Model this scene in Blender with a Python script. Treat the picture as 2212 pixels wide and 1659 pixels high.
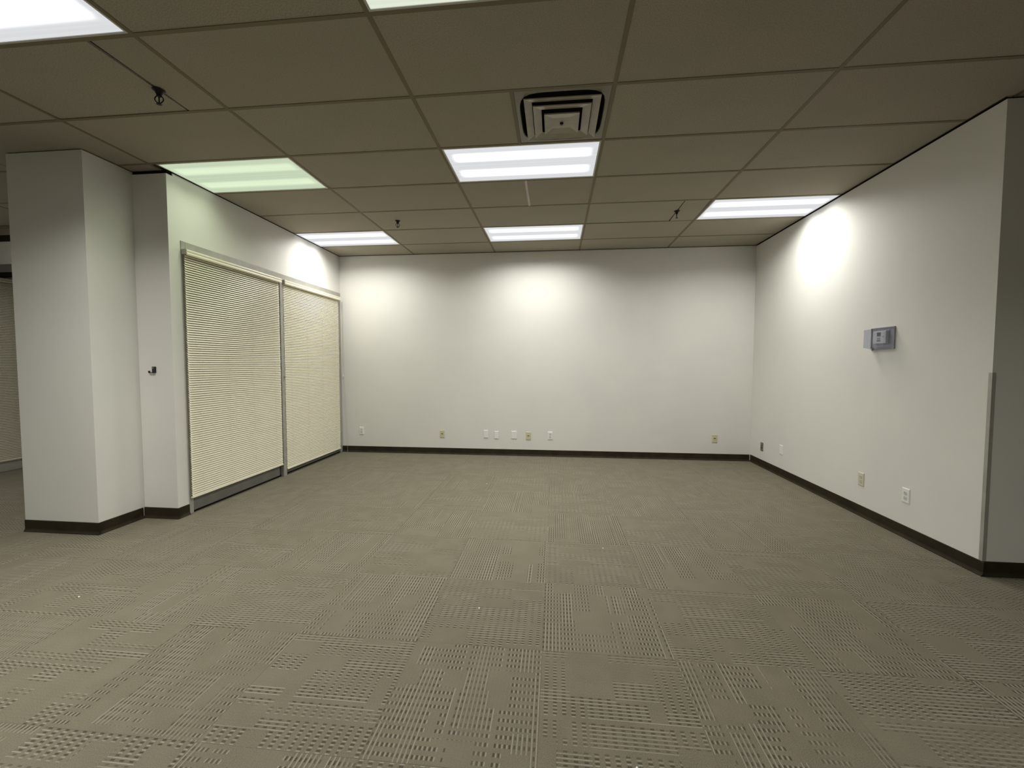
import bpy, bmesh, math, random
from mathutils import Matrix, Vector
random.seed(11)
for o in list(bpy.data.objects): bpy.data.objects.remove(o, do_unlink=True)
S = bpy.context.scene
COL = S.collection

# ------------------------------------------------------------------ camera, world, exposure
cd = bpy.data.cameras.new('camera'); cam = bpy.data.objects.new('camera', cd); COL.objects.link(cam)
cd.sensor_fit = 'HORIZONTAL'; cd.sensor_width = 36.0; cd.lens = 900.09/2212*36.0
cd.clip_start = 0.05; cd.clip_end = 100
R_ = Vector((0.9947507, 0.10232084, 0.00122086)); F_ = Vector((-0.10215121, 0.99366143, -0.04692637)); U_ = Vector((-0.00601467, 0.04655533, 0.9988976))
m = Matrix((( R_[0], U_[0], -F_[0], 0.87975), (R_[1], U_[1], -F_[1], -2.55897), (R_[2], U_[2], -F_[2], 1.35283), (0, 0, 0, 1)))
cam.matrix_world = m
S.camera = cam
w = bpy.data.worlds.new('world'); S.world = w; w.use_nodes = True
w.node_tree.nodes['Background'].inputs[0].default_value = (0.02, 0.025, 0.035, 1)
w.node_tree.nodes['Background'].inputs[1].default_value = 0.3
S.view_settings.view_transform = 'Standard'; S.view_settings.look = 'None'
S.view_settings.gamma = 1.0; S.view_settings.use_curve_mapping = False
S.view_settings.exposure = 0.0
LAMP_POWER = 30.5          # watts of a normal fixture tube strip
LAMP_SPREAD = math.radians(141)

# ------------------------------------------------------------------ dimensions (metres)
H = 2.989                  # ceiling
MX, MY = 1.2192, 0.6096    # ceiling module
XR, YB, XL = 3.618, 3.546, -2.3885
YE = 0.358                 # near end of right wall
XC0, XC1, YC, YP = -3.375, -2.712, 0.338, 0.712   # column and pier
XW = -6.00                 # far left wall
XE = 6.4; YF = -5.2        # unseen enclosure
BB = 0.094                 # base height

# ------------------------------------------------------------------ material helpers
def newmat(name, col=(0.8, 0.8, 0.8), rough=0.6, metal=0.0, spec=0.4):
    mt = bpy.data.materials.new(name); mt.use_nodes = True
    b = mt.node_tree.nodes['Principled BSDF']
    b.inputs['Base Color'].default_value = (*col, 1); b.inputs['Roughness'].default_value = rough
    b.inputs['Metallic'].default_value = metal; b.inputs['Specular IOR Level'].default_value = spec
    return mt
class NT:
    def __init__(s, mt): s.t = mt.node_tree; s.b = s.t.nodes.get('Principled BSDF')
    def n(s, typ, **kw):
        nd = s.t.nodes.new(typ)
        for k, v in kw.items(): setattr(nd, k, v)
        return nd
    def l(s, a, b): s.t.links.new(a, b)
    def put(s, sock, v):
        if isinstance(v, (int, float)): sock.default_value = v
        elif isinstance(v, tuple): sock.default_value = v
        else: s.l(v, sock)
    def m(s, op, a, b=0.0, c=None):
        nd = s.n('ShaderNodeMath', operation=op); s.put(nd.inputs[0], a); s.put(nd.inputs[1], b)
        if c is not None: s.put(nd.inputs[2], c)
        return nd.outputs[0]
    def mix(s, f, a, b):
        nd = s.n('ShaderNodeMix', data_type='RGBA'); s.put(nd.inputs[0], f); s.put(nd.inputs[6], a); s.put(nd.inputs[7], b)
        return nd.outputs[2]
    def comb(s, x, y, z=0.0):
        nd = s.n('ShaderNodeCombineXYZ'); s.put(nd.inputs[0], x); s.put(nd.inputs[1], y); s.put(nd.inputs[2], z); return nd.outputs[0]
    def white(s, vec):
        nd = s.n('ShaderNodeTexWhiteNoise', noise_dimensions='3D'); s.l(vec, nd.inputs[0]); return nd.outputs[0]
    def noise(s, vec, scale, detail=2.0, rough=0.5):
        nd = s.n('ShaderNodeTexNoise'); s.put(nd.inputs['Vector'], vec); nd.inputs['Scale'].default_value = scale
        nd.inputs['Detail'].default_value = detail; nd.inputs['Roughness'].default_value = rough; return nd.outputs[0]
    def bump(s, h, strength, dist):
        nd = s.n('ShaderNodeBump'); nd.inputs['Strength'].default_value = strength; nd.inputs['Distance'].default_value = dist
        s.put(nd.inputs['Height'], h); s.l(nd.outputs[0], s.b.inputs['Normal'])
    def sstep(s, x, a, b):
        nd = s.n('ShaderNodeMapRange', interpolation_type='SMOOTHSTEP'); s.put(nd.inputs[0], x)
        nd.inputs[1].default_value = a; nd.inputs[2].default_value = b; return nd.outputs[0]
def rgba(c): return (c[0], c[1], c[2], 1.0)

def noisy(name, c1, c2, scale, rough=0.7, bstr=0.15, bdist=0.001, bscale=None, spec=0.3, coord='Object', metal=0.0):
    mt = newmat(name, c1, rough, metal, spec); t = NT(mt)
    co = t.n('ShaderNodeTexCoord').outputs[coord]
    f = t.sstep(t.noise(co, scale, 3), 0.3, 0.7)
    t.l(t.mix(f, rgba(c1), rgba(c2)), t.b.inputs['Base Color'])
    if bstr: t.bump(t.noise(co, bscale or scale*6, 3, 0.6), bstr, bdist)
    return mt

WALL = noisy('painted_wall', (0.755, 0.742, 0.70), (0.725, 0.715, 0.68), 1.6, 0.62, 0.16, 0.0015, 160, 0.25)
def tile_mat():
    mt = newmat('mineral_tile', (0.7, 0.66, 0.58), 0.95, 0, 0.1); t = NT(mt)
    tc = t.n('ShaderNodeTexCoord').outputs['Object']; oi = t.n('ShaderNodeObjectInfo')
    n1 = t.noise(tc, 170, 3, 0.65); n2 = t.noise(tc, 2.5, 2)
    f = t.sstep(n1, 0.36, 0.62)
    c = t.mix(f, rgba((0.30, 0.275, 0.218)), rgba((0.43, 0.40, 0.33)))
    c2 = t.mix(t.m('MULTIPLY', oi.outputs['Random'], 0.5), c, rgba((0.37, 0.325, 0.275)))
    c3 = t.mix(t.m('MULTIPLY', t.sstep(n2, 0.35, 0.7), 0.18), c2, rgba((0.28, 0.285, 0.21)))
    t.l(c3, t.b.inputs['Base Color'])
    t.bump(n1, 0.5, 0.002)
    return mt
TILE = tile_mat()
GRID = newmat('aged_grid_paint', (0.20, 0.175, 0.11), 0.6, 0, 0.15)
BASE = noisy('dark_vinyl_base', (0.024, 0.018, 0.010), (0.034, 0.027, 0.015), 9, 0.65, 0.1, 0.0005, 120, 0.15)
ALU = noisy('satin_grey_metal', (0.43, 0.42, 0.38), (0.38, 0.37, 0.335), 14, 0.42, 0.0, spec=0.5, metal=0.25)
PANEL = noisy('grey_metal_panel', (0.21, 0.205, 0.185), (0.18, 0.175, 0.16), 8, 0.5, 0.0, spec=0.4, metal=0.2)
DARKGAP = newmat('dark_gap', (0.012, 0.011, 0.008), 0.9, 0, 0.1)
GLASS = newmat('dark_glass', (0.03, 0.032, 0.032), 0.05, 0, 0.5)
SLAT = newmat('cream_slat', (0.87, 0.825, 0.66), 0.36, 0, 0.45)
SLATR = newmat('cream_rail', (0.84, 0.79, 0.64), 0.38, 0, 0.45)
CORD = newmat('cord', (0.66, 0.64, 0.55), 0.8)
WHITEP = newmat('white_plastic', (0.82, 0.82, 0.80), 0.3, 0, 0.5)
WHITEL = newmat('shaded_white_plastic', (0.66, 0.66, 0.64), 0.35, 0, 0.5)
IVORY = newmat('ivory_plastic', (0.60, 0.56, 0.39), 0.32, 0, 0.5)
IVORYL = newmat('pale_ivory_plastic', (0.62, 0.60, 0.48), 0.32, 0, 0.5)
STEELP = newmat('brown_grey_plate', (0.23, 0.19, 0.16), 0.4, 0.5, 0.5)
BLACK = newmat('black_plastic', (0.012, 0.012, 0.013), 0.35, 0, 0.5)
DARKM = newmat('dark_bronze', (0.010, 0.009, 0.007), 0.5, 0.4, 0.4)
CHROME = newmat('screw_metal', (0.5, 0.5, 0.48), 0.3, 0.9, 0.5)
VENT = noisy('aged_diffuser_paint', (0.22, 0.20, 0.14), (0.19, 0.17, 0.12), 9, 0.4, 0.0, spec=0.5)
VENTL = noisy('diffuser_blade_paint', (0.36, 0.33, 0.25), (0.30, 0.275, 0.205), 9, 0.38, 0.0, spec=0.5)
FRAMEW = newmat('fixture_frame', (0.58, 0.58, 0.54), 0.35, 0, 0.5)
LCD = newmat('lcd_dark', (0.03, 0.03, 0.035), 0.2, 0, 0.5)
KEY = newmat('grey_key', (0.22, 0.22, 0.23), 0.5)
TSTAT = newmat('thermostat_white', (0.62, 0.62, 0.62), 0.4)
GUARDB = newmat('smoky_grey_base', (0.34, 0.345, 0.37), 0.35, 0, 0.5)
LINT = newmat('white_lint', (0.85, 0.85, 0.82), 0.9)
def clear_mat():
    mt = bpy.data.materials.new('clear_acrylic'); mt.use_nodes = True; t = NT(mt); nt = mt.node_tree
    out = nt.nodes['Material Output']; nt.nodes.remove(t.b)
    tr = t.n('ShaderNodeBsdfTransparent'); tr.inputs[0].default_value = (0.90, 0.91, 0.95, 1)
    gl = t.n('ShaderNodeBsdfGlossy'); gl.inputs['Roughness'].default_value = 0.08; gl.inputs[0].default_value = (0.9, 0.9, 0.95, 1)
    mx = t.n('ShaderNodeMixShader'); mx.inputs[0].default_value = 0.07
    t.l(tr.outputs[0], mx.inputs[1]); t.l(gl.outputs[0], mx.inputs[2]); t.l(mx.outputs[0], out.inputs[0])
    return mt
CLEAR = clear_mat()

def carpet_mat():
    mt = newmat('carpet_tile', (0.25, 0.23, 0.18), 1.0, 0, 0.05); t = NT(mt)
    tc = t.n('ShaderNodeTexCoord').outputs['Object']; oi = t.n('ShaderNodeObjectInfo'); rnd = oi.outputs['Random']
    sx = t.n('ShaderNodeSeparateXYZ'); t.l(tc, sx.inputs[0])
    T = 0.6096
    u = t.m('ADD', t.m('DIVIDE', sx.outputs[0], T), 0.5); v = t.m('ADD', t.m('DIVIDE', sx.outputs[1], T), 0.5)
    seed = t.m('MULTIPLY', rnd, 917.0)
    rows = t.m('MULTIPLY', v, 35.0); ri = t.m('FLOOR', rows); rf = t.m('FRACT', rows)
    cols = t.m('MULTIPLY', u, 17.0); fu = t.m('FRACT', cols)
    # patches: rectangles from three overlapping coarse block grids
    def blocks(nu, nv, k):
        off = t.m('FRACT', t.m('MULTIPLY', rnd, 13.7*k+3.1))
        bu = t.m('FLOOR', t.m('ADD', t.m('MULTIPLY', u, nu), off)); bv = t.m('FLOOR', t.m('ADD', t.m('MULTIPLY', v, nv), off))
        return t.white(t.comb(bu, t.m('ADD', bv, k*31.0), seed))
    b1 = blocks(3.3, 6.2, 1); b2 = blocks(5.1, 3.4, 2); b3 = blocks(2.1, 9.0, 3)
    on = t.m('MAXIMUM', t.m('GREATER_THAN', b1, 0.42), t.m('GREATER_THAN', b2, 0.60))
    solid = t.m('GREATER_THAN', b3, 0.55)
    strong = t.m('ADD', 0.45, t.m('MULTIPLY', t.white(t.comb(t.m('FLOOR', t.m('DIVIDE', ri, 3.0)), 7.0, seed)), 0.75))
    rowr = t.white(t.comb(ri, 3.0, seed))
    rowon = t.m('GREATER_THAN', rowr, 0.07)
    dash = t.m('MULTIPLY', t.sstep(fu, 0.05, 0.16), t.m('SUBTRACT', 1.0, t.sstep(fu, 0.46, 0.60)))
    dband = t.m('MULTIPLY', t.sstep(rf, 0.02, 0.14), t.m('SUBTRACT', 1.0, t.sstep(rf, 0.36, 0.50)))
    lband = t.m('MULTIPLY', t.sstep(rf, 0.60, 0.68), t.m('SUBTRACT', 1.0, t.sstep(rf, 0.76, 0.86)))
    wear = t.m('ADD', 0.55, t.m('MULTIPLY', t.noise(tc, 9.0, 2), 0.85)); act = t.m('MINIMUM', t.m('MULTIPLY', t.m('MULTIPLY', t.m('MULTIPLY', on, strong), rowon), wear), 1.0)
    dmask = t.m('MULTIPLY', t.m('MULTIPLY', dband, act), t.m('MAXIMUM', dash, t.m('MULTIPLY', solid, 0.22)))
    lmask = t.m('MULTIPLY', t.m('MULTIPLY', lband, act), t.m('MAXIMUM', t.m('MULTIPLY', dash, 0.9), t.m('MULTIPLY', solid, 0.8)))
    # faint ribbing everywhere
    rib = t.m('MULTIPLY', dband, 0.035)
    dm = t.m('MINIMUM', t.m('ADD', dmask, rib), 1.0)
    fine = t.noise(tc, 330, 3, 0.75); big = t.noise(tc, 6.0, 3)
    base = t.mix(t.sstep(fine, 0.3, 0.7), rgba((0.104, 0.093, 0.065)), rgba((0.222, 0.202, 0.150)))
    base = t.mix(t.m('MULTIPLY', t.sstep(big, 0.35, 0.7), 0.22), base, rgba((0.245, 0.215, 0.165)))
    base = t.mix(t.m('MULTIPLY', rnd, 0.30), base, rgba((0.190, 0.175, 0.132)))
    c = t.mix(t.m('MULTIPLY', dm, 0.84), base, rgba((0.055, 0.048, 0.034)))
    c = t.mix(t.m('MULTIPLY', lmask, 0.76), c, rgba((0.44, 0.415, 0.34)))
    t.l(c, t.b.inputs['Base Color'])
    h = t.m('ADD', t.m('SUBTRACT', t.m('MULTIPLY', lmask, 0.6), dm), t.m('MULTIPLY', fine, 0.35))
    t.bump(h, 0.6, 0.003)
    return mt
CARPET = carpet_mat()

def lens_mat(name, glow, between, tube):
    # prismatic lens lit from behind by two tubes: bright over the tubes, paler between them
    mt = bpy.data.materials.new(name); mt.use_nodes = True; t = NT(mt); nt = mt.node_tree
    out = nt.nodes['Material Output']; nt.nodes.remove(t.b)
    tc = t.n('ShaderNodeTexCoord').outputs['Object']; sx = t.n('ShaderNodeSeparateXYZ'); t.l(tc, sx.inputs[0])
    ay = t.m('ABSOLUTE', t.m('SUBTRACT', t.m('ABSOLUTE', sx.outputs[1]), 0.135))
    band = t.m('SUBTRACT', 1.0, t.sstep(ay, 0.030, 0.085))
    endm = t.m('SUBTRACT', 1.0, t.sstep(t.m('ABSOLUTE', sx.outputs[0]), 0.49, 0.565))
    mask = t.m('MULTIPLY', band, endm)
    st = t.noise(t.comb(t.m('MULTIPLY', sx.outputs[0], 0.6), t.m('MULTIPLY', sx.outputs[1], 46.0)), 1.0, 2)
    em = t.n('ShaderNodeEmission'); em.inputs[0].default_value = rgba(glow)
    base = t.m('MULTIPLY', t.m('ADD', 0.88, t.m('MULTIPLY', st, 0.26)), between)
    t.l(t.m('ADD', base, t.m('MULTIPLY', mask, tube)), em.inputs[1])
    t.l(em.outputs[0], out.inputs[0])
    return mt
LENS_W = lens_mat('lit_lens_cool', (0.93, 0.94, 0.96), 0.76, 1.1)
LENS_G = lens_mat('lit_lens_green', (0.76, 0.90, 0.64), 0.72, 0.26)
LENS_Y = lens_mat('lit_lens_warm', (0.88, 0.94, 0.78), 0.84, 0.6)

# ------------------------------------------------------------------ mesh helpers
def box(bm, x0, x1, y0, y1, z0, z1):
    vs = [bm.verts.new((x, y, z)) for z in (z0, z1) for y in (y0, y1) for x in (x0, x1)]
    for f in ((0, 2, 3, 1), (4, 5, 7, 6), (0, 1, 5, 4), (2, 6, 7, 3), (0, 4, 6, 2), (1, 3, 7, 5)):
        bm.faces.new([vs[i] for i in f])
def bbox(x0, x1, y0, y1, z0, z1, bev=0.0, seg=1):
    bm = bmesh.new(); box(bm, x0, x1, y0, y1, z0, z1)
    if bev: bmesh.ops.bevel(bm, geom=bm.edges[:], offset=bev, segments=seg, profile=0.6, affect='EDGES')
    return bm
def cyl(bm, p0, p1, r, n=12, r2=None):
    p0 = Vector(p0); p1 = Vector(p1); d = (p1-p0).normalized()
    a = d.orthogonal().normalized(); b = d.cross(a); r2 = r if r2 is None else r2
    A = [bm.verts.new(p0+(a*math.cos(2*math.pi*i/n)+b*math.sin(2*math.pi*i/n))*r) for i in range(n)]
    B = [bm.verts.new(p1+(a*math.cos(2*math.pi*i/n)+b*math.sin(2*math.pi*i/n))*r2) for i in range(n)]
    for i in range(n): bm.faces.new((A[i], A[(i+1) % n], B[(i+1) % n], B[i]))
    bm.faces.new(A[::-1]); bm.faces.new(B)
def tube(bm, pts, r, n=8):
    for a, b in zip(pts[:-1], pts[1:]): cyl(bm, a, b, r, n)
def lathe(bm, prof, n=24, c=(0, 0)):
    rings = [[bm.verts.new((c[0]+r*math.cos(2*math.pi*i/n), c[1]+r*math.sin(2*math.pi*i/n), z)) for i in range(n)] for r, z in prof]
    for a, b in zip(rings[:-1], rings[1:]):
        for i in range(n): bm.faces.new((a[i], a[(i+1) % n], b[(i+1) % n], b[i]))
    bm.faces.new(rings[0][::-1]); bm.faces.new(rings[-1])
def prism(bm, prof, axis, a, b):
    # prof: list of 2-D points extruded along 'x' or 'y' from a to b ((y,z) or (x,z) points)
    f = (lambda p, t: (t, p[0], p[1])) if axis == 'x' else (lambda p, t: (p[0], t, p[1]))
    A = [bm.verts.new(f(p, a)) for p in prof]; B = [bm.verts.new(f(p, b)) for p in prof]; n = len(prof)
    for i in range(n): bm.faces.new((A[i], A[(i+1) % n], B[(i+1) % n], B[i]))
    bm.faces.new(A[::-1]); bm.faces.new(B)
def mesh(name, bm, mat, smooth=False):
    bmesh.ops.recalc_face_normals(bm, faces=bm.faces)
    me = bpy.data.meshes.new(name); bm.to_mesh(me); bm.free(); me.materials.append(mat)
    if smooth:
        for p in me.polygons: p.use_smooth = True
    return me
def obj(name, bm, mat, parent=None, smooth=False, loc=None, kind=None, label=None):
    me = bm if isinstance(bm, bpy.types.Mesh) else mesh(name, bm, mat, smooth)
    o = bpy.data.objects.new(name, me); COL.objects.link(o)
    if parent: o.parent = parent
    if loc: o.location = loc
    if kind: o['kind'] = kind
    if label: o['label'] = label
    return o
def tag(o, label, cat, group=None, kind=None):
    o['label'] = label; o['category'] = cat
    if group: o['group'] = group
    if kind: o['kind'] = kind
    return o
def thing(name, label, cat, loc, group=None, rz=0.0):
    o = bpy.data.objects.new(name, None); COL.objects.link(o); o.empty_display_size = 0.05
    o.location = loc; o.rotation_euler[2] = rz
    return tag(o, label, cat, group)
def struct(name, bm, mat, label, cat='wall', parent=None, smooth=False):
    o = obj(name, bm, mat, parent, smooth); o['kind'] = 'structure'; o['label'] = label; o['category'] = cat; return o

# ------------------------------------------------------------------ floor and carpet tiles
floor = struct('floor', bbox(XW-0.2, XE+0.2, YF-0.2, YB+0.2, -0.12, -0.010), DARKGAP, 'floor of taupe grey carpet tiles laid quarter turned', 'floor')
T = 0.6096; GX, GY = 0.828, -0.032
bm = bbox(-T/2+0.0001, T/2-0.0001, -T/2+0.0001, T/2-0.0001, -0.0098, 0.0, 0.0006)
ct_mesh = mesh('carpet_tile', bm, CARPET)
def rect_piece(name, x0, x1, y0, y1, z0, z1, mat):   # cut tile, keeps its own origin
    return bbox(x0, x1, y0, y1, z0, z1)
for i in range(-13, 11):
    for j in range(-9, 7):
        x0, x1 = GX+i*T, GX+(i+1)*T; y0, y1 = GY+j*T, GY+(j+1)*T
        cx, cy = (x0+x1)/2, (y0+y1)/2
        a, b, c, d = max(x0, XW), min(x1, XE), max(y0, YF), min(y1, YB)
        if b-a < 0.02 or d-c < 0.02: continue
        if a > XR+0.02 and c > YE+0.02: continue
        if a > XC0 and b < XL and c > YP: continue
        rot = (1 if (i+j) % 2 else 0) + 2*random.randint(0, 1)
        full = (b-a > T-0.002) and (d-c > T-0.002)
        if full:
            o = obj('carpet_tile', ct_mesh, CARPET, floor)
        else:
            # cut tile in the tile's own rotated frame
            A = -rot*math.pi/2; pts = []
            for px in (a-cx, b-cx):
                for py in (c-cy, d-cy): pts.append((px*math.cos(A)-py*math.sin(A), px*math.sin(A)+py*math.cos(A)))
            xs = [p[0] for p in pts]; ys = [p[1] for p in pts]
            o = obj('carpet_tile', bbox(min(xs), max(xs), min(ys), max(ys), -0.0098, 0.0, 0.001), CARPET, floor)
        o.location = (cx, cy, -0.0004*random.random()); o.rotation_euler[2] = rot*math.pi/2

# ------------------------------------------------------------------ ceiling: slab, grid, tiles
ceiling = struct('ceiling', bbox(XW-0.2, XE+0.2, YF-0.2, YB+0.2, H+0.16, H+0.22), DARKGAP, 'suspended ceiling of rectangular mineral tiles in a metal grid', 'ceiling')
LIGHTS = {(0, 1): ('W', 'lit ceiling light panel in the middle of the ceiling just past the air vent', 1.1),
          (0, 4): ('W', 'lit ceiling light panel in the middle of the ceiling close to the back wall', 0.88),
          (-2, 1): ('G', 'dim green tinted ceiling light panel above the large window blind', 0.17),
          (-2, 4): ('W', 'lit ceiling light panel in the far left corner above the second window blind', 0.70),
          (2, 3): ('W', 'lit ceiling light panel touching the right wall', 0.82),
          (0, -2): ('Y', 'ceiling light panel cut by the top edge of the picture, middle', 0.10),
          (-2, -2): ('W', 'large bright ceiling light panel in the top left corner of the picture', 1.1),
          (-5, 0): ('W', 'ceiling light panel of the side room out of view on the left', 0.75),  # unseen panel added to light the side room blind and bulkhead
          (0, -5): ('W', 'ceiling light panel out of view behind the viewer, centre', 0.1),  # these rear panels are added to light the column and right wall end
          (-2, -5): ('W', 'ceiling light panel out of view behind the viewer, to the left', 1.1),
          (2, -5): ('W', 'ceiling light panel out of view behind the viewer, to the right', 0.8)}
BW = 0.0235
def clipx(x, y0):    # ceiling regions hidden behind walls
    return x
i0, i1 = -6, 5; j0, j1 = -9, 6
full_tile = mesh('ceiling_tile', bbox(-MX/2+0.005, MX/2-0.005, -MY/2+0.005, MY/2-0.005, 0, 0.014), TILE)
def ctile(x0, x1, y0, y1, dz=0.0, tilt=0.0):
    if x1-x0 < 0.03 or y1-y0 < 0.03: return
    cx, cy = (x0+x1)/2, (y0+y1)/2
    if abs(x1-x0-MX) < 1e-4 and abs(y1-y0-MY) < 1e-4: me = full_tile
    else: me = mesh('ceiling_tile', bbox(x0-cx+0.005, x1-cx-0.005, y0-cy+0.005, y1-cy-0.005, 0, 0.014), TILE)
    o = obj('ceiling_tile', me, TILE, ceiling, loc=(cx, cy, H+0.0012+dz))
    o.rotation_euler = (random.uniform(-1, 1)*0.0012+tilt, random.uniform(-1, 1)*0.0008, 0)
def bar(x0, x1, y0, y1, z=0.0, mat=None):
    bm = bmesh.new()
    box(bm, x0, x1, y0, y1, H-0.0012+z, H+z)
    if x1-x0 > y1-y0: box(bm, x0, x1, (y0+y1)/2-0.002, (y0+y1)/2+0.002, H+z, H+0.032)
    else: box(bm, (x0+x1)/2-0.002, (x0+x1)/2+0.002, y0, y1, H+z, H+0.032)
    obj('grid_bar', bm, mat or GRID, ceiling)
for i in range(i0, i1+1):
    for j in range(j0, j1):
        x0, x1 = i*MX, (i+1)*MX; y0, y1 = j*MY, (j+1)*MY
        x0c, x1c, y0c, y1c = max(x0, XW), min(x1, XE), max(y0, YF), min(y1, YB)
        if x1c-x0c < 0.02 or y1c-y0c < 0.02: continue
        if x1c > XR and y0 >= YE-0.01:
            if x0c >= XR: continue
            x1c = min(x1c, XR)
        if x0c >= XC0-0.3 and x1c <= XL+0.1 and y0 > YP: continue
        if x0c < XL < x1c and y0 >= YP-0.2 and (i, j) not in LIGHTS: x0c = XL
        if (i, j) not in LIGHTS:
            if (i, j) == (0, 0): ctile(x0, x0+MX/2, y0, y1); bar(x0+MX/2-BW/2, x0+MX/2+BW/2, y0+BW/2, y1-BW/2)   # vent fills the other half
            elif (i, j) == (0, 2): ctile(x0, x0+MX/2, y0, y1); ctile(x0+MX/2, x1, y0, y1); bar(x0+MX/2-BW/2, x0+MX/2+BW/2, y0+BW/2, y1-BW/2, 0, VENTL)
            elif (i, j) == (-2, -1): ctile(x0, -1.492, y0, y1, 0.0, 0.006); ctile(-1.487, x1, y0, y1, 0.003, -0.010)
            elif (i, j) == (1, 3): ctile(x0, 2.1645, y0, y1, 0.0, 0.004); ctile(2.168, x1, y0, y1, 0.002, -0.012)
            else: ctile(x0c, x1c, y0c, y1c)
        # cross tee along the far edge of this cell
        if y1 < YB: bar(x0c+BW/2, x1c-BW/2, y1-BW/2, y1+BW/2)
for i in range(i0, i1+2):
    x = i*MX
    if x < XW or x > XE: continue
    ye = YB
    if x > XR: ye = YE
    if x == -2*MX: ye = YP
    if XC0-0.3 < x < XC1: ye = YC
    bar(x-BW/2, x+BW/2, YF, ye)
# dark strips put in as the shadow where walls meet the ceiling
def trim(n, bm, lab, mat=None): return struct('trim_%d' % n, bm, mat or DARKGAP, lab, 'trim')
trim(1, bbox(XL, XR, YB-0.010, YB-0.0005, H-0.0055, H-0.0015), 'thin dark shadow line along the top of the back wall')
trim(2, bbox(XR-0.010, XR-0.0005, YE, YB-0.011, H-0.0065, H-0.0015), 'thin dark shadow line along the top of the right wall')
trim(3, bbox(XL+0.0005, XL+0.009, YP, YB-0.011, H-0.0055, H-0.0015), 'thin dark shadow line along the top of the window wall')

# ------------------------------------------------------------------ walls
struct('wall_back', bbox(XW-0.2, XE+0.2, YB, YB+0.15, -0.10, H+0.16), WALL, 'long white back wall facing the viewer')
bm = bbox(XR, XE+0.2, YE, YB-0.001, -0.10, H-0.012)
struct('wall_right', bm, WALL, 'white right hand wall ending at an outside corner')
trim(4, bbox(XR+0.012, XE, YE+0.012, YB-0.02, H-0.012, H+0.03), 'dark gap above the right wall return')
struct('wall_right_far', bbox(XE, XE+0.15, YF, YE-0.001, -0.1, H+0.16), WALL, 'white side wall of the open office on the far right')
struct('wall_front', bbox(XW-0.2, XE+0.2, YF-0.15, YF, -0.1, H+0.16), WALL, 'white wall behind the viewer')
# column and window partition
bm = bmesh.new()
box(bm, XC0, XC1, YC, YP+0.3, -0.1, H-0.007)
struct('wall_column', bm, WALL, 'white boxed column standing forward of the window wall')
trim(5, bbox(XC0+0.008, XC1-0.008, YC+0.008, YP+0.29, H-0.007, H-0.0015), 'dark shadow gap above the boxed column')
bm = bmesh.new()
FY0, FY1, FZ = 0.822, YB-0.0005, 2.432
box(bm, XC1+0.0005, XL, YP, FY0, -0.1, H-0.030)            # pier beside the window
box(bm, XL-0.12, XL, FY0, YB-0.0005, FZ, H-0.0005)         # wall over the window
struct('wall_left', bm, WALL, 'white window wall with a narrow pier and the wall above the blinds')
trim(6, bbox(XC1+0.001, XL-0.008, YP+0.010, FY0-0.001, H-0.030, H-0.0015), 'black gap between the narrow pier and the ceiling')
trim(8, bbox(XC1+0.001, XL, FY0-0.05, FY0-0.0005, H-0.0295, H-0.002), 'filler over the pier end', WALL)
struct('wall_partition', bbox(XC0, XC0+0.1, YP+0.301, YB-0.0005, -0.1, H+0.1), WALL, 'partition behind the column closing the side room')  # added to stop light leaking through the blinds from behind
struct('wall_left_far', bbox(XW-0.15, XW, YF, YB-0.0005, -0.1, H+0.16), WALL, 'far left wall of the side room')
# bulkhead over the opening of the side room
YH = 1.9
struct('wall_bulkhead', bbox(XW+0.001, XC0-0.001, YH, YH+0.12, 2.556, 2.828), WALL, 'pale bulkhead over the side room opening at the left edge')
trim(7, bbox(XW+0.001, XC0-0.001, YH-0.002, YH+0.10, 2.829, 2.905), 'dark strip between bulkhead and ceiling', BASE)
struct('trim_10', bbox(XW+0.001, XC0-0.001, YH+0.001, YH+0.10, 2.9055, H-0.002), TILE, 'dull upper strip of the bulkhead under the ceiling', 'trim')
hd = struct('trim_9', bbox(XW+0.001, XC0-0.001, YH-0.012, YH+0.13, 2.462, 2.5555), PANEL, 'dark grey metal header under the bulkhead', 'trim')
obj('trim_lip', bbox(XW+0.002, XC0-0.002, YH-0.008, YH+0.12, 2.425, 2.4615), DARKGAP, hd)  # black strip put in as the shadow under the header

# baseboards: coved vinyl
def baseboard(name, p0, p1, lab, n=(0, -1)):
    # wall line from p0 to p1, room on side n
    th, toe = 0.006, 0.017
    prof = [(0.0005, 0.0005), (toe, 0.0005), (toe, 0.004), (th+0.004, 0.014), (th, 0.024), (th, BB-0.004), (th-0.003, BB), (0.0005, BB)]
    bm = bmesh.new(); d = (Vector(p1)-Vector(p0)); N = Vector((n[0], n[1]))
    dn = d.normalized()
    A = []; B = []
    for q, z in prof:
        a = Vector(p0)+N*q-dn*0.0; b = Vector(p1)+N*q
        A.append(bm.verts.new((a[0], a[1], z))); B.append(bm.verts.new((b[0], b[1], z)))
    k = len(prof)
    for i in range(k): bm.faces.new((A[i], A[(i+1) % k], B[(i+1) % k], B[i]))
    bm.faces.new(A[::-1]); bm.faces.new(B)
    return struct(name, bm, BASE, lab, 'baseboard')
baseboard('baseboard_back', (XL, YB), (XR-0.018, YB), 'dark vinyl base along the back wall')
baseboard('baseboard_right', (XR, YB), (XR, YE-0.017), 'dark vinyl base along the right wall', (-1, 0))
baseboard('baseboard_right_return', (XR, YE), (XE, YE), 'black looking vinyl base at the right edge, round the corner')
baseboard('baseboard_column_front', (XC0, YC), (XC1+0.017, YC), 'dark vinyl base on the front of the column')
baseboard('baseboard_column_side', (XC1, YC), (XC1, YP-0.018), 'dark vinyl base on the right side of the column', (1, 0))
baseboard('baseboard_pier_front', (XC1+0.002, YP), (XL+0.017, YP), 'dark vinyl base on the narrow pier')
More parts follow.
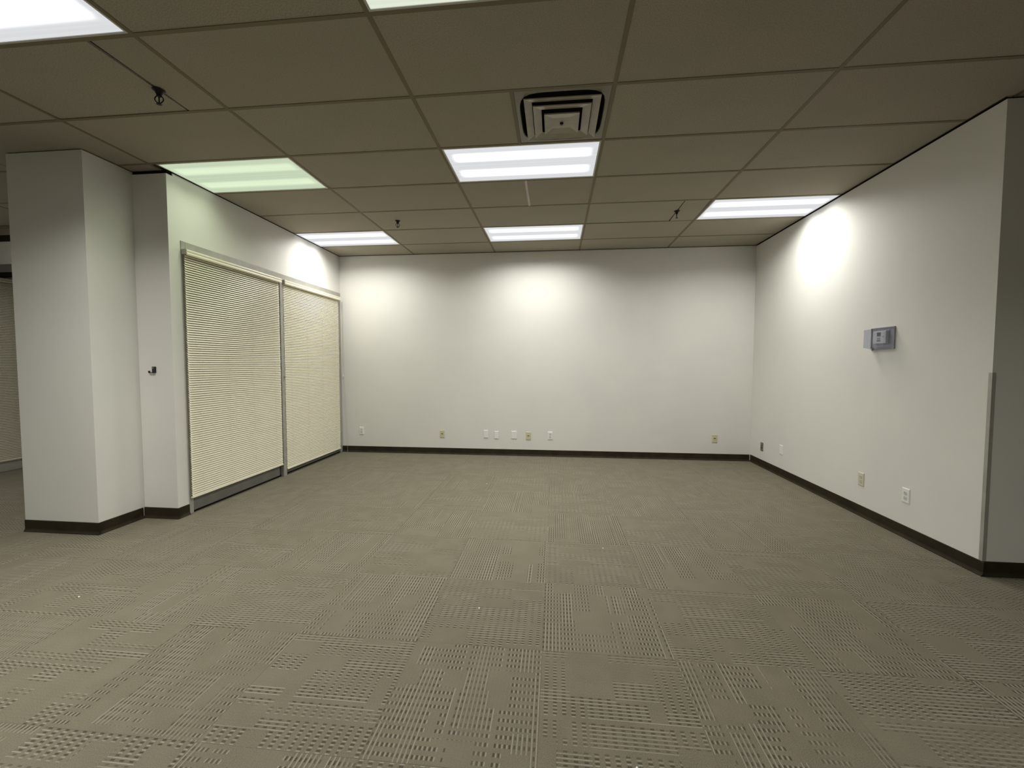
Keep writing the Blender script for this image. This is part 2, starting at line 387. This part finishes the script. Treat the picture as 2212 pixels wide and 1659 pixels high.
baseboard('baseboard_pier_side', (XL, YP), (XL, FY0-0.001), 'short dark vinyl base between pier and window frame', (1, 0))
baseboard('baseboard_left_far', (XW, YF), (XW, 1.0), 'dark base on the far left wall', (1, 0))

# ------------------------------------------------------------------ windows
def window(n, X, y0, y1, mul, kick, lab, ztop=FZ):
    fx = X+0.006
    bm = bbox(X-0.045, fx, y0, y0+0.042, 0.0005, ztop, 0.002)
    w_ = struct('window_%d' % n, bm, ALU, lab, 'window')
    obj('top_rail', bbox(X-0.045, fx-0.0005, y0+0.0425, y1-0.0605, ztop-0.072, ztop-0.0003, 0.002), ALU, w_)
    obj('stile', bbox(X-0.045, fx, y1-0.06, y1-0.0005, 0.0005, ztop, 0.002), ALU, w_)
    edges = [y0+0.0425]+[v for a, b in mul for v in (a-0.0005, b+0.0005)]+[y1-0.0605]
    for a, b in mul: obj('mullion', bbox(X-0.045, fx+0.024, a, b, 0.0005, ztop-0.0725, 0.002), ALU, w_)
    for k in range(len(mul)+1):
        a, b = edges[2*k], edges[2*k+1]; kz = kick[k]
        obj('glass_pane', bbox(X-0.040, X-0.034, a, b, kz, ztop-0.0725), GLASS, w_)
        inset = 0.030 if kz > 0.1 else 0.0
        kp = obj('kick_panel', bbox(X-0.040, X-0.004, a, b-inset, 0.020, kz, 0.002), PANEL, w_)
        obj('panel_gap', bbox(X-0.040, X-0.010, a, b, 0.0005, 0.0195), DARKGAP, w_)
        if inset: obj('panel_end_gap', bbox(X-0.040, X-0.020, b-inset+0.0005, b, 0.020, kz), DARKGAP, w_)
    return w_
win1 = window(1, XL, FY0+0.0005, YB-0.001, [(2.102, 2.160)], [0.135, 0.062], 'grey metal framed window pair behind cream blinds')
lt = obj('latch', bbox(XL+0.0305, XL+0.042, 2.140, 2.162, 1.187, 1.213, 0.004, 2), CHROME, win1)
win2 = window(2, XW+0.001, 1.0, YB-0.002, [(2.62, 2.68)], [0.135, 0.135], 'grey metal framed window of the side room at the left edge', 2.43)

# ------------------------------------------------------------------ blinds
def blind(X, y0, y1, zt, zb, tilt, lab, group, single=True, rail_y1=None, lift=0.0, cord_side=None, pitch=0.0205):
    b = thing('window_blind', lab, 'blind', (X, (y0+y1)/2, zb), group)
    cy = (y0+y1)/2
    L = (y1-y0)
    W = 0.0255
    # slat: curved strip, 5 points across, tilt = angle from horizontal; room edge down
    def slat_bm(dy=0.0, y_a=y0, y_b=y1):
        bm = bmesh.new(); pts = []
        for k in range(5):
            s = (k/4-0.5)*W; cr = 0.0022*(1-(2*s/W)**2)
            ca, sa = math.cos(tilt), math.sin(tilt)
            pts.append((s*ca+cr*sa, -s*sa+cr*ca))
        A = [bm.verts.new((p[0], y_a-cy, p[1])) for p in pts]; B = [bm.verts.new((p[0], y_b-cy, p[1])) for p in pts]
        A2 = [bm.verts.new((p[0], y_a-cy, p[1]-0.0006)) for p in pts]; B2 = [bm.verts.new((p[0], y_b-cy, p[1]-0.0006)) for p in pts]
        for k in range(4):
            bm.faces.new((A[k], A[k+1], B[k+1], B[k])); bm.faces.new((A2[k], B2[k], B2[k+1], A2[k+1]))
        bm.faces.new((A[0], B[0], B2[0], A2[0])); bm.faces.new((A[4], A2[4], B2[4], B[4]))
        return bm
    top = zt-0.052-zb; n = int((top-0.022)/pitch)+1
    if single:
        me = mesh('slat', slat_bm(), SLAT, True)
        for k in range(n):
            o = obj('slat', me, SLAT, b, loc=(0.0, random.uniform(-1, 1)*0.0015, 0.026+k*pitch))
            o.rotation_euler = (random.uniform(-1, 1)*0.0004, random.uniform(-1, 1)*0.03, 0)
    else:
        bm = bmesh.new(); me = mesh('slat', slat_bm(), SLAT, True)
        for k in range(n):
            t0 = len(bm.verts); bm.from_mesh(me); bm.verts.ensure_lookup_table()
            for v in bm.verts[t0:]: v.co.z += 0.026+k*pitch
        obj('slats', bm, SLAT, b, True, kind='stuff')
    # head rail with moulded valance
    ry1 = (rail_y1 or y1)-cy; ry0 = y0-cy-0.002
    bm = bmesh.new(); z0 = zt-0.052-zb
    prof = [(-0.018, z0+0.012), (0.018, z0+0.012), (0.026, z0), (0.031, z0+0.003), (0.034, z0+0.014), (0.031, z0+0.025), (0.027, z0+0.028), (0.030, z0+0.032), (0.032, z0+0.042), (0.029, z0+0.052), (0.022, z0+0.054), (-0.018, z0+0.052)]
    prism(bm, prof, 'y', ry0, ry1)
    obj('headrail', bm, SLATR, b)
    obj('end_bracket', bbox(-0.016, 0.022, ry0-0.005, ry0-0.0005, z0+0.008, z0+0.054, 0.001), BLACK if False else ALU, b)
    bm = bbox(-0.013, 0.013, y0-cy, y1-cy, 0.0, 0.012, 0.003, 2)
    obj('bottom_rail', bm, SLATR, b)
    nl = 4
    for k in range(nl):
        yy = (y0-cy)+L*(0.09+0.82*k/(nl-1))
        bm = bmesh.new(); cyl(bm, (0.0128, yy, 0.010), (0.0128, yy, top), 0.0007, 5); cyl(bm, (-0.0128, yy, 0.010), (-0.0128, yy, top), 0.0007, 5)
        obj('ladder_cord', bm, CORD, b)
    return b
bl1 = blind(XL+0.026, 0.830, 2.084, 2.358, 0.146, math.radians(56), 'large cream venetian blind in the left half of the window, nearer the column', 'cream venetian blinds', True, 2.104)
bl2 = blind(XL+0.024, 2.168, 3.440, 2.358, 0.070, math.radians(61), 'cream venetian blind in the right half of the window, next to the back wall', 'cream venetian blinds', True, 3.462)
bl3 = blind(XW+0.040, 1.05, 2.60, 2.415, 0.132, math.radians(66), 'cream venetian blind in the side room at the left edge of the picture', 'cream venetian blinds', False)
# lift cords hanging beside the right hand blind, reaching the floor
bm = bmesh.new()
dx, dy, dz = XL+0.024, (2.168+3.440)/2, 0.070
P = [(-2.345, 3.528, 2.33), (-2.342, 3.530, 1.9), (-2.352, 3.531, 1.5), (-2.350, 3.531, 1.20)]
tube(bm, [(a-dx, b-dy, c-dz) for a, b, c in P], 0.0011, 6)
P = [(-2.340, 3.529, 2.33), (-2.335, 3.531, 1.6), (-2.325, 3.530, 0.9), (-2.300, 3.524, 0.4), (-2.292, 3.520, 0.06), (-2.288, 3.512, 0.0055)]
tube(bm, [(a-dx, b-dy, c-dz) for a, b, c in P], 0.0011, 6)
obj('lift_cord', bm, CORD, bl2)
bm = bmesh.new(); lathe(bm, [(0.0015, 0.035), (0.004, 0.028), (0.006, 0.010), (0.0065, 0.0)], 12, (-2.350-dx, 3.531-dy))
for v in bm.verts: v.co.z += 1.165-dz
obj('tassel', bm, SLATR, bl2)
bm = bmesh.new(); cyl(bm, (-2.352-dx, 3.490-dy, 2.30-dz), (-2.352-dx, 3.500-dy, 1.02-dz), 0.0035, 6)
obj('tilt_wand', bm, SLATR, bl2)

# ------------------------------------------------------------------ ceiling lights
TINT = {'W': (1.0, 0.985, 0.925), 'G': (0.87, 1.0, 0.72), 'Y': (0.93, 1.0, 0.84)}
LM = {'W': LENS_W, 'G': LENS_G, 'Y': LENS_Y}
for (i, j), (kd, lab, pw) in LIGHTS.items():
    x0, x1, y0, y1 = i*MX, (i+1)*MX, j*MY, (j+1)*MY
    if x1 > XR: x1 = XR+0.0115
    if i == -2 and j > 0: x0 = XL-0.0115
    if x0 < XW: x0 = XW-0.011
    x0 += BW/2; x1 -= BW/2; y0 += BW/2; y1 -= BW/2
    cx, cy = (x0+x1)/2, (y0+y1)/2; hx, hy = (x1-x0)/2, (y1-y0)/2
    t_ = thing('ceiling_light', lab, 'ceiling light', (cx, cy, H))
    bm = bmesh.new(); e = 0.0115
    box(bm, -hx, hx, -hy, -hy+e, -0.0005, 0.006); box(bm, -hx, hx, hy-e, hy, -0.0005, 0.006)
    box(bm, -hx, -hx+e, -hy+e, hy-e, -0.0005, 0.006); box(bm, hx-e, hx, -hy+e, hy-e, -0.0005, 0.006)
    obj('frame', bm, FRAMEW, t_)
    bm = bmesh.new(); zt = 0.085
    box(bm, -hx, hx, -hy, hy, zt, zt+0.004)
    box(bm, -hx, -hx+0.003, -hy, hy, 0.0065, zt); box(bm, hx-0.003, hx, -hy, hy, 0.0065, zt)
    box(bm, -hx, hx, -hy, -hy+0.003, 0.0065, zt); box(bm, -hx, hx, hy-0.003, hy, 0.0065, zt)
    obj('housing', bm, WHITEP, t_)
    bm = bmesh.new()
    vs = [bm.verts.new(p) for p in ((-hx+e, -hy+e, 0.003), (hx-e, -hy+e, 0.003), (hx-e, hy-e, 0.003), (-hx+e, hy-e, 0.003))]
    bm.faces.new(vs)
    obj('lens', bm, LM[kd], t_)
    for s in (-1, 1):
        ld = bpy.data.lights.new('tube_lamp', 'AREA'); ld.shape = 'RECTANGLE'; ld.size = 2*hx-0.30; ld.size_y = 0.14
        ld.energy = LAMP_POWER*pw/2; ld.color = TINT[kd]; ld.spread = LAMP_SPREAD if j < 3 else math.radians(156)
        lo = bpy.data.objects.new('tube_lamp', ld); COL.objects.link(lo); lo.parent = t_; lo.location = (0, s*0.135, 0.0015)

# ------------------------------------------------------------------ air diffuser
v = thing('air_vent', 'square louvred ceiling air diffuser with dark gaps, beside the central light panel', 'vent', (0.9144, 0.3048, H))
def square_ring(bm, r0, z0, r1, z1, th=0.0015):
    # sloped square band between half-size r0 at z0 and r1 at z1
    def sq(r, z): return [bm.verts.new(p) for p in ((-r, -r, z), (r, -r, z), (r, r, z), (-r, r, z))]
    A, B = sq(r0, z0), sq(r1, z1); A2, B2 = sq(r0, z0+th), sq(r1, z1+th)
    for k in range(4):
        n = (k+1) % 4
        bm.faces.new((A[k], A[n], B[n], B[k])); bm.faces.new((A2[k], B2[k], B2[n], A2[n]))
        bm.faces.new((A[k], A2[k], A2[n], A[n])); bm.faces.new((B[k], B[n], B2[n], B2[k]))
# face panel with a round-cornered opening
bm = bmesh.new(); hp = 0.292; N_ = 48
outer = []; inner = []
def supersq(a, r, p=5.0):
    c, s = math.cos(a), math.sin(a); k = (abs(c)**p+abs(s)**p)**(-1/p); return r*k*c, r*k*s
for k in range(N_):
    a = 2*math.pi*k/N_+math.pi/4
    c, s = math.cos(a), math.sin(a); q = hp/max(abs(c), abs(s))
    outer.append(bm.verts.new((q*c, q*s, 0.001))); x_, y_ = supersq(a, 0.270); inner.append((x_, y_))
I1 = [bm.verts.new((x_, y_, 0.001)) for x_, y_ in inner]
I2 = [bm.verts.new((x_*0.985, y_*0.985, 0.006)) for x_, y_ in inner]
I3 = [bm.verts.new((x_*0.90, y_*0.90, 0.05)) for x_, y_ in inner]
for k in range(N_):
    n = (k+1) % N_
    bm.faces.new((outer[k], outer[n], I1[n], I1[k])); bm.faces.new((I1[k], I1[n], I2[n], I2[k]))
obj('face_panel', bm, VENT, v)
bm = bmesh.new()
I2 = [bm.verts.new((x_*0.985, y_*0.985, 0.0062)) for x_, y_ in inner]; I3 = [bm.verts.new((x_*0.93, y_*0.93, 0.10)) for x_, y_ in inner]
for k in range(N_): n = (k+1) % N_; bm.faces.new((I2[k], I2[n], I3[n], I3[k]))
bm.faces.new(I3)
obj('dark_neck', bm, DARKGAP, v)
for r, z, ri_, zi in ((0.234, -0.015, 0.188, -0.005), (0.179, -0.028, 0.130, -0.018)):
    bm = bmesh.new(); square_ring(bm, r, z, ri_, zi); square_ring(bm, r+0.003, z+0.004, r, z)
    obj('louvre_ring', bm, VENTL, v)
bm = bmesh.new()
def sq(r, z): return [bm.verts.new(p) for p in ((-r, -r, z), (r, -r, z), (r, r, z), (-r, r, z))]
A, B, C_ = sq(0.113, -0.036), sq(0.112, -0.041), sq(0.060, -0.034)
D_ = sq(0.113, -0.033)
for k in range(4):
    n = (k+1) % 4
    bm.faces.new((D_[k], D_[n], A[n], A[k])); bm.faces.new((A[k], A[n], B[n], B[k])); bm.faces.new((B[k], B[n], C_[n], C_[k]))
bm.faces.new(C_)
obj('centre_plate', bm, VENTL, v)
bm = bmesh.new(); lathe(bm, [(0.003, -0.0345), (0.003, -0.042), (0.010, -0.043), (0.010, -0.045)], 14); box(bm, -0.011, 0.011, -0.006, -0.003, -0.0455, -0.0345)
obj('adjuster_knob', bm, DARKM, v)
bm = bmesh.new()
for s in (-1, 1):
    box(bm, s*0.10-0.004, s*0.10+0.004, -0.17, 0.17, 0.020, 0.024)
box(bm, -0.20, 0.20, -0.004, 0.004, 0.024, 0.028)
for s in (-1, 1): cyl(bm, (s*0.09, 0, -0.033), (s*0.09, 0, 0.024), 0.003, 6)
obj('support_bracket', bm, DARKGAP, v)

# ------------------------------------------------------------------ sprinklers
def sprinkler(x, y, lab, rz, s=1.0, tilt=0.0):
    t_ = thing('sprinkler_head', lab, 'sprinkler', (x, y, H), 'fire sprinklers', rz)
    bm = bmesh.new(); lathe(bm, [(0.012*s, -0.026*s), (0.016*s, -0.022*s), (0.019*s, -0.012*s), (0.030*s, -0.004*s), (0.033*s, -0.0015)], 24)
    obj('escutcheon', bm, DARKM, t_, True)
    bm = bmesh.new(); lathe(bm, [(0.009*s, -0.038*s), (0.013*s, -0.034*s), (0.013*s, -0.026*s), (0.010*s, -0.022*s)], 12); cyl(bm, (0, 0, -0.038*s), (0, 0, -0.070*s), 0.0035*s, 8)
    obj('body', bm, DARKM, t_)
    for sg in (-1, 1):
        bm = bmesh.new(); pts = []
        for k in range(9):
            a = math.pi*k/8; pts.append((sg*0.0205*s*math.sin(a)+sg*0.003*s, 0, -0.026*s-0.051*s*(k/8)))
        tube(bm, pts, 0.0030*s, 8); obj('frame_arm', bm, DARKM, t_)
    bm = bmesh.new(); lathe(bm, [(0.004*s, -0.084*s), (0.014*s, -0.0815*s), (0.0145*s, -0.0800*s), (0.006*s, -0.079*s), (0.005*s, -0.072*s)], 16)
    obj('deflector', bm, DARKM, t_)
    return t_
sprinkler(-1.488, -0.216, 'large looking black fire sprinkler at upper left, below the corner light panel', 0.25, 1.02)
sprinkler(-0.916, 2.12, 'small black fire sprinkler left of the rear central light panel', 0.5, 0.92)
sprinkler(2.163, 2.12, 'small black fire sprinkler on a tile joint near the right light panel', 1.2, 0.92)

# ------------------------------------------------------------------ wall plates
def plate(kind, pos, facing, lab, group=None, wd=0.072, ht=0.116, cover=WHITEP):
    # built facing -Y at its origin; 'right' wall plates are turned to face -X
    nm = {'duplex': 'power_outlet', 'jack': 'data_outlet', 'blank': 'blank_wall_plate', 'metal': 'metal_wall_plate'}[kind]
    cat = {'duplex': 'outlet', 'jack': 'data outlet', 'blank': 'wall plate', 'metal': 'wall plate'}[kind]
    t_ = thing(nm, lab, cat, pos, group, 0 if facing == 'back' else math.radians(-90))
    th = 0.0065
    bm = bmesh.new()
    pts0 = (wd/2, ht/2); pts1 = (wd/2-0.005, ht/2-0.005)
    A = [bm.verts.new((sx*pts0[0], -0.0003, sz*pts0[1])) for sx, sz in ((-1, -1), (1, -1), (1, 1), (-1, 1))]
    M_ = [bm.verts.new((sx*pts0[0], -0.003, sz*pts0[1])) for sx, sz in ((-1, -1), (1, -1), (1, 1), (-1, 1))]
    B = [bm.verts.new((sx*pts1[0], -th, sz*pts1[1])) for sx, sz in ((-1, -1), (1, -1), (1, 1), (-1, 1))]
    for k in range(4):
        n = (k+1) % 4; bm.faces.new((A[k], A[n], M_[n], M_[k])); bm.faces.new((M_[k], M_[n], B[n], B[k]))
    bm.faces.new(A[::-1]); bm.faces.new(B)
    obj('cover_plate', bm, cover, t_)
    def screw(z):
        bm = bmesh.new(); cyl(bm, (0, -th, z), (0, -th-0.0012, z), 0.0032, 10); obj('screw', bm, cover if kind != 'metal' else CHROME, t_)
    if kind == 'duplex':
        screw(0.0)
        for s in (-1, 1):
            bm = bmesh.new(); pts = []
            for k in range(20):
                a = 2*math.pi*k/20; pts.append((max(-0.0145, min(0.0145, 0.0172*math.cos(a))), s*0.0195+0.0172*max(-0.82, min(0.82, math.sin(a)))))
            Aa = [bm.verts.new((p[0], -th, p[1])) for p in pts]; Bb = [bm.verts.new((p[0], -th-0.002, p[1])) for p in pts]
            for k in range(20): bm.faces.new((Aa[k], Aa[(k+1) % 20], Bb[(k+1) % 20], Bb[k]))
            bm.faces.new(Bb)
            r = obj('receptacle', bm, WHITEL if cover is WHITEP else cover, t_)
            bm = bmesh.new(); q = -th-0.0022
            box(bm, -0.0075, -0.0055, q-0.0006, q, s*0.0195-0.001, s*0.0195+0.008); box(bm, 0.0055, 0.0075, q-0.0006, q, s*0.0195, s*0.0195+0.007); cyl(bm, (0, q, s*0.0195-0.007), (0, q-0.0006, s*0.0195-0.007), 0.0026, 10)
            obj('socket_slots', bm, BLACK, r)
    elif kind == 'jack':
        for z in (-0.042, 0.042): screw(z)
        obj('jack_body', bbox(-0.014, 0.014, -th-0.002, -th, -0.012, 0.014, 0.0006), cover, t_)
        obj('jack_slot', bbox(-0.0125, 0.0125, -th-0.0032, -th-0.0021, 0.000, 0.0085), BLACK, t_)
    elif kind == 'blank':
        for z in (-0.042, 0.042): screw(z)
    elif kind == 'metal':
        for z in (-0.042, 0.042): screw(z)
        bm = bmesh.new(); cyl(bm, (0.004, -th, -0.012), (0.004, -th-0.004, -0.012), 0.009, 14); obj('connector', bm, BLACK, t_)
        bm = bmesh.new(); cyl(bm, (0.0, -th, 0.018), (0.0, -th-0.003, 0.018), 0.006, 12); obj('connector', bm, BLACK, t_)
    return t_
B_ = YB
plate('duplex', (-2.072, B_, 0.333), 'back', 'white power outlet low on the back wall in the left corner by the blind')
plate('jack', (-0.804, B_, 0.306), 'back', 'ivory data outlet with a dark slot, left of the wall scratch', None, 0.070, 0.114, IVORY)
plate('blank', (-0.139, B_, 0.315), 'back', 'plain white plate just right of the scratch, leftmost of the cluster on the back wall', None, 0.068)
plate('blank', (0.021, B_, 0.304), 'back', 'plain white plate set slightly lower, second in the cluster on the back wall', None, 0.066)
plate('blank', (0.284, B_, 0.309), 'back', 'wider plain white plate, directly left of the ivory data outlet in the cluster', None, 0.080)
plate('jack', (0.497, B_, 0.300), 'back', 'ivory data outlet with a black slot among the white plates of the cluster', None, 0.074, 0.116, IVORY)
plate('duplex', (0.817, B_, 0.308), 'back', 'white power outlet at the right end of the cluster on the back wall')
plate('jack', (3.129, B_, 0.309), 'back', 'ivory data outlet alone near the right end of the back wall', None, 0.074, 0.116, IVORY)
plate('metal', (XR, 3.232, 0.267), 'right', 'brownish metal wall plate on the right wall closest to the far corner', None, 0.070, 0.114, STEELP)
plate('blank', (XR, 2.758, 0.322), 'right', 'faint white plate low on the right wall, second from the far corner')
plate('duplex', (XR, 1.433, 0.330), 'right', 'ivory grey power outlet low on the right wall below the thermostat', None, 0.072, 0.118, IVORYL)
plate('duplex', (XR, 0.953, 0.332), 'right', 'bright white power outlet on the right wall nearest the viewer')

# ------------------------------------------------------------------ thermostat in clear guard
t_ = thing('thermostat', 'white digital thermostat with a dark screen inside the clear guard box', 'thermostat', (XR, 1.262, 1.583), None, math.radians(-90))
# local x runs towards the viewer along the wall, -y into the room
obj('body', bbox(-0.062, 0.078, -0.030, -0.0055, -0.052, 0.054, 0.006, 2), TSTAT, t_)
obj('screen', bbox(-0.015, 0.024, -0.0315, -0.0302, 0.010, 0.042), LCD, t_)
for k in range(3):
    obj('button', bbox(-0.015+k*0.014, -0.005+k*0.014, -0.0325, -0.0302, -0.034, -0.020, 0.001), KEY, t_)
for k in range(2):
    obj('button', bbox(-0.012+k*0.018, 0.0+k*0.018, -0.0325, -0.0302, -0.014, -0.002, 0.001), KEY, t_)
obj('slide_switch', bbox(0.042, 0.060, -0.0325, -0.0302, 0.004, 0.008), KEY, t_)
obj('back_plate', bbox(-0.066, 0.083, -0.0055, -0.0012, -0.056, 0.058), GUARDB, t_)
g_ = thing('thermostat_guard', 'clear plastic lockable guard box around the thermostat on the right wall', 'guard', (XR, 1.250, 1.575), None, math.radians(-90))
gx0, gx1, gz0, gz1, gd = -0.122, 0.122, -0.086, 0.086, 0.078
bm = bmesh.new(); e = 0.010
box(bm, gx0, gx1, -0.0011, -0.0002, gz0, gz1)
obj('base_plate', bm, GUARDB, g_)
bm = bmesh.new()
box(bm, gx0-0.004, gx1+0.004, -0.010, -0.0012, gz0-0.006, gz0); box(bm, gx0-0.004, gx1+0.004, -0.010, -0.0012, gz1, gz1+0.006)
box(bm, gx0-0.004, gx0, -0.010, -0.0012, gz0, gz1); box(bm, gx1, gx1+0.004, -0.010, -0.0012, gz0, gz1)
obj('base_flange', bm, GUARDB, g_)
bm = bmesh.new(); wv = 0.002
i_ = 0.012
def q4(a, b, c, d): bm.faces.new([bm.verts.new(p) for p in (a, b, c, d)])
X0, X1, Z0, Z1 = gx0, gx1, gz0, gz1; x0, x1, z0, z1 = gx0+i_, gx1-i_, gz0+i_, gz1-i_
q4((x0, -gd, z0), (x1, -gd, z0), (x1, -gd, z1), (x0, -gd, z1))
q4((X0, -0.0105, Z0), (X0, -0.0105, Z1), (x0, -gd, z1), (x0, -gd, z0)); q4((X1, -0.0105, Z0), (x1, -gd, z0), (x1, -gd, z1), (X1, -0.0105, Z1))
q4((X0, -0.0105, Z0), (x0, -gd, z0), (x1, -gd, z0), (X1, -0.0105, Z0)); q4((X0, -0.0105, Z1), (X1, -0.0105, Z1), (x1, -gd, z1), (x0, -gd, z1))
cv = obj('clear_cover', bm, CLEAR, g_)
sol = cv.modifiers.new('thick', 'SOLIDIFY'); sol.thickness = 0.002
bm = bmesh.new(); cyl(bm, (-0.075, -0.030, gz0+0.004), (-0.075, -0.030, gz0-0.014), 0.011, 14); obj('key_lock', bm, CHROME, g_)

# ------------------------------------------------------------------ adhesive hook on the pier
hk = thing('wall_hook', 'small black square hook stuck on the narrow white pier left of the window', 'hook', (-2.568, YP, 1.300))
obj('hook_plate', bbox(-0.014, 0.020, -0.010, -0.0005, -0.022, 0.030, 0.002), BLACK, hk)
bm = bbox(-0.036, 0.016, -0.022, -0.0105, -0.026, -0.019, 0.002); box(bm, -0.037, -0.027, -0.022, -0.0105, -0.020, -0.006)
obj('hook_arm', bm, BLACK, hk)
obj('highlight_stud', bbox(-0.006, 0.006, -0.0125, -0.0102, 0.014, 0.022, 0.001), CHROME, hk)

# ------------------------------------------------------------------ corner guard on the right wall corner
bm = bbox(XR-0.0025, XR+0.020, YE-0.003, YE-0.0005, BB+0.001, 1.305); box(bm, XR-0.0025, XR-0.0005, YE-0.0005, YE+0.020, BB+0.001, 1.305)
cg = obj('corner_guard', bm, ALU)
tag(cg, 'thin grey metal corner guard on the outside corner of the right wall', 'corner guard')

# ------------------------------------------------------------------ lint on the carpet
for x, y, lab in ((-1.86, -0.47, 'tiny white scrap on the carpet near the left edge'), (1.24, 0.50, 'tiny white scrap on the carpet in the middle of the room'),
                  (0.12, 2.05, 'tiny white speck on the carpet toward the back wall'), (0.47, -0.34, 'thin white thread on the carpet left of centre'),
                  (1.16, -1.19, 'white scrap on the carpet at the bottom edge of the picture')):
    bm = bmesh.new()
    for k in range(4):
        a = random.uniform(0, 3.1); cyl(bm, (-0.005*math.cos(a), -0.005*math.sin(a), 0.0014), (0.005*math.cos(a), 0.005*math.sin(a), 0.0022+0.001*k), 0.0013, 5)
    o = obj('paper_scrap', bm, LINT, None, loc=(x, y, 0.0004)); tag(o, lab, 'scrap')
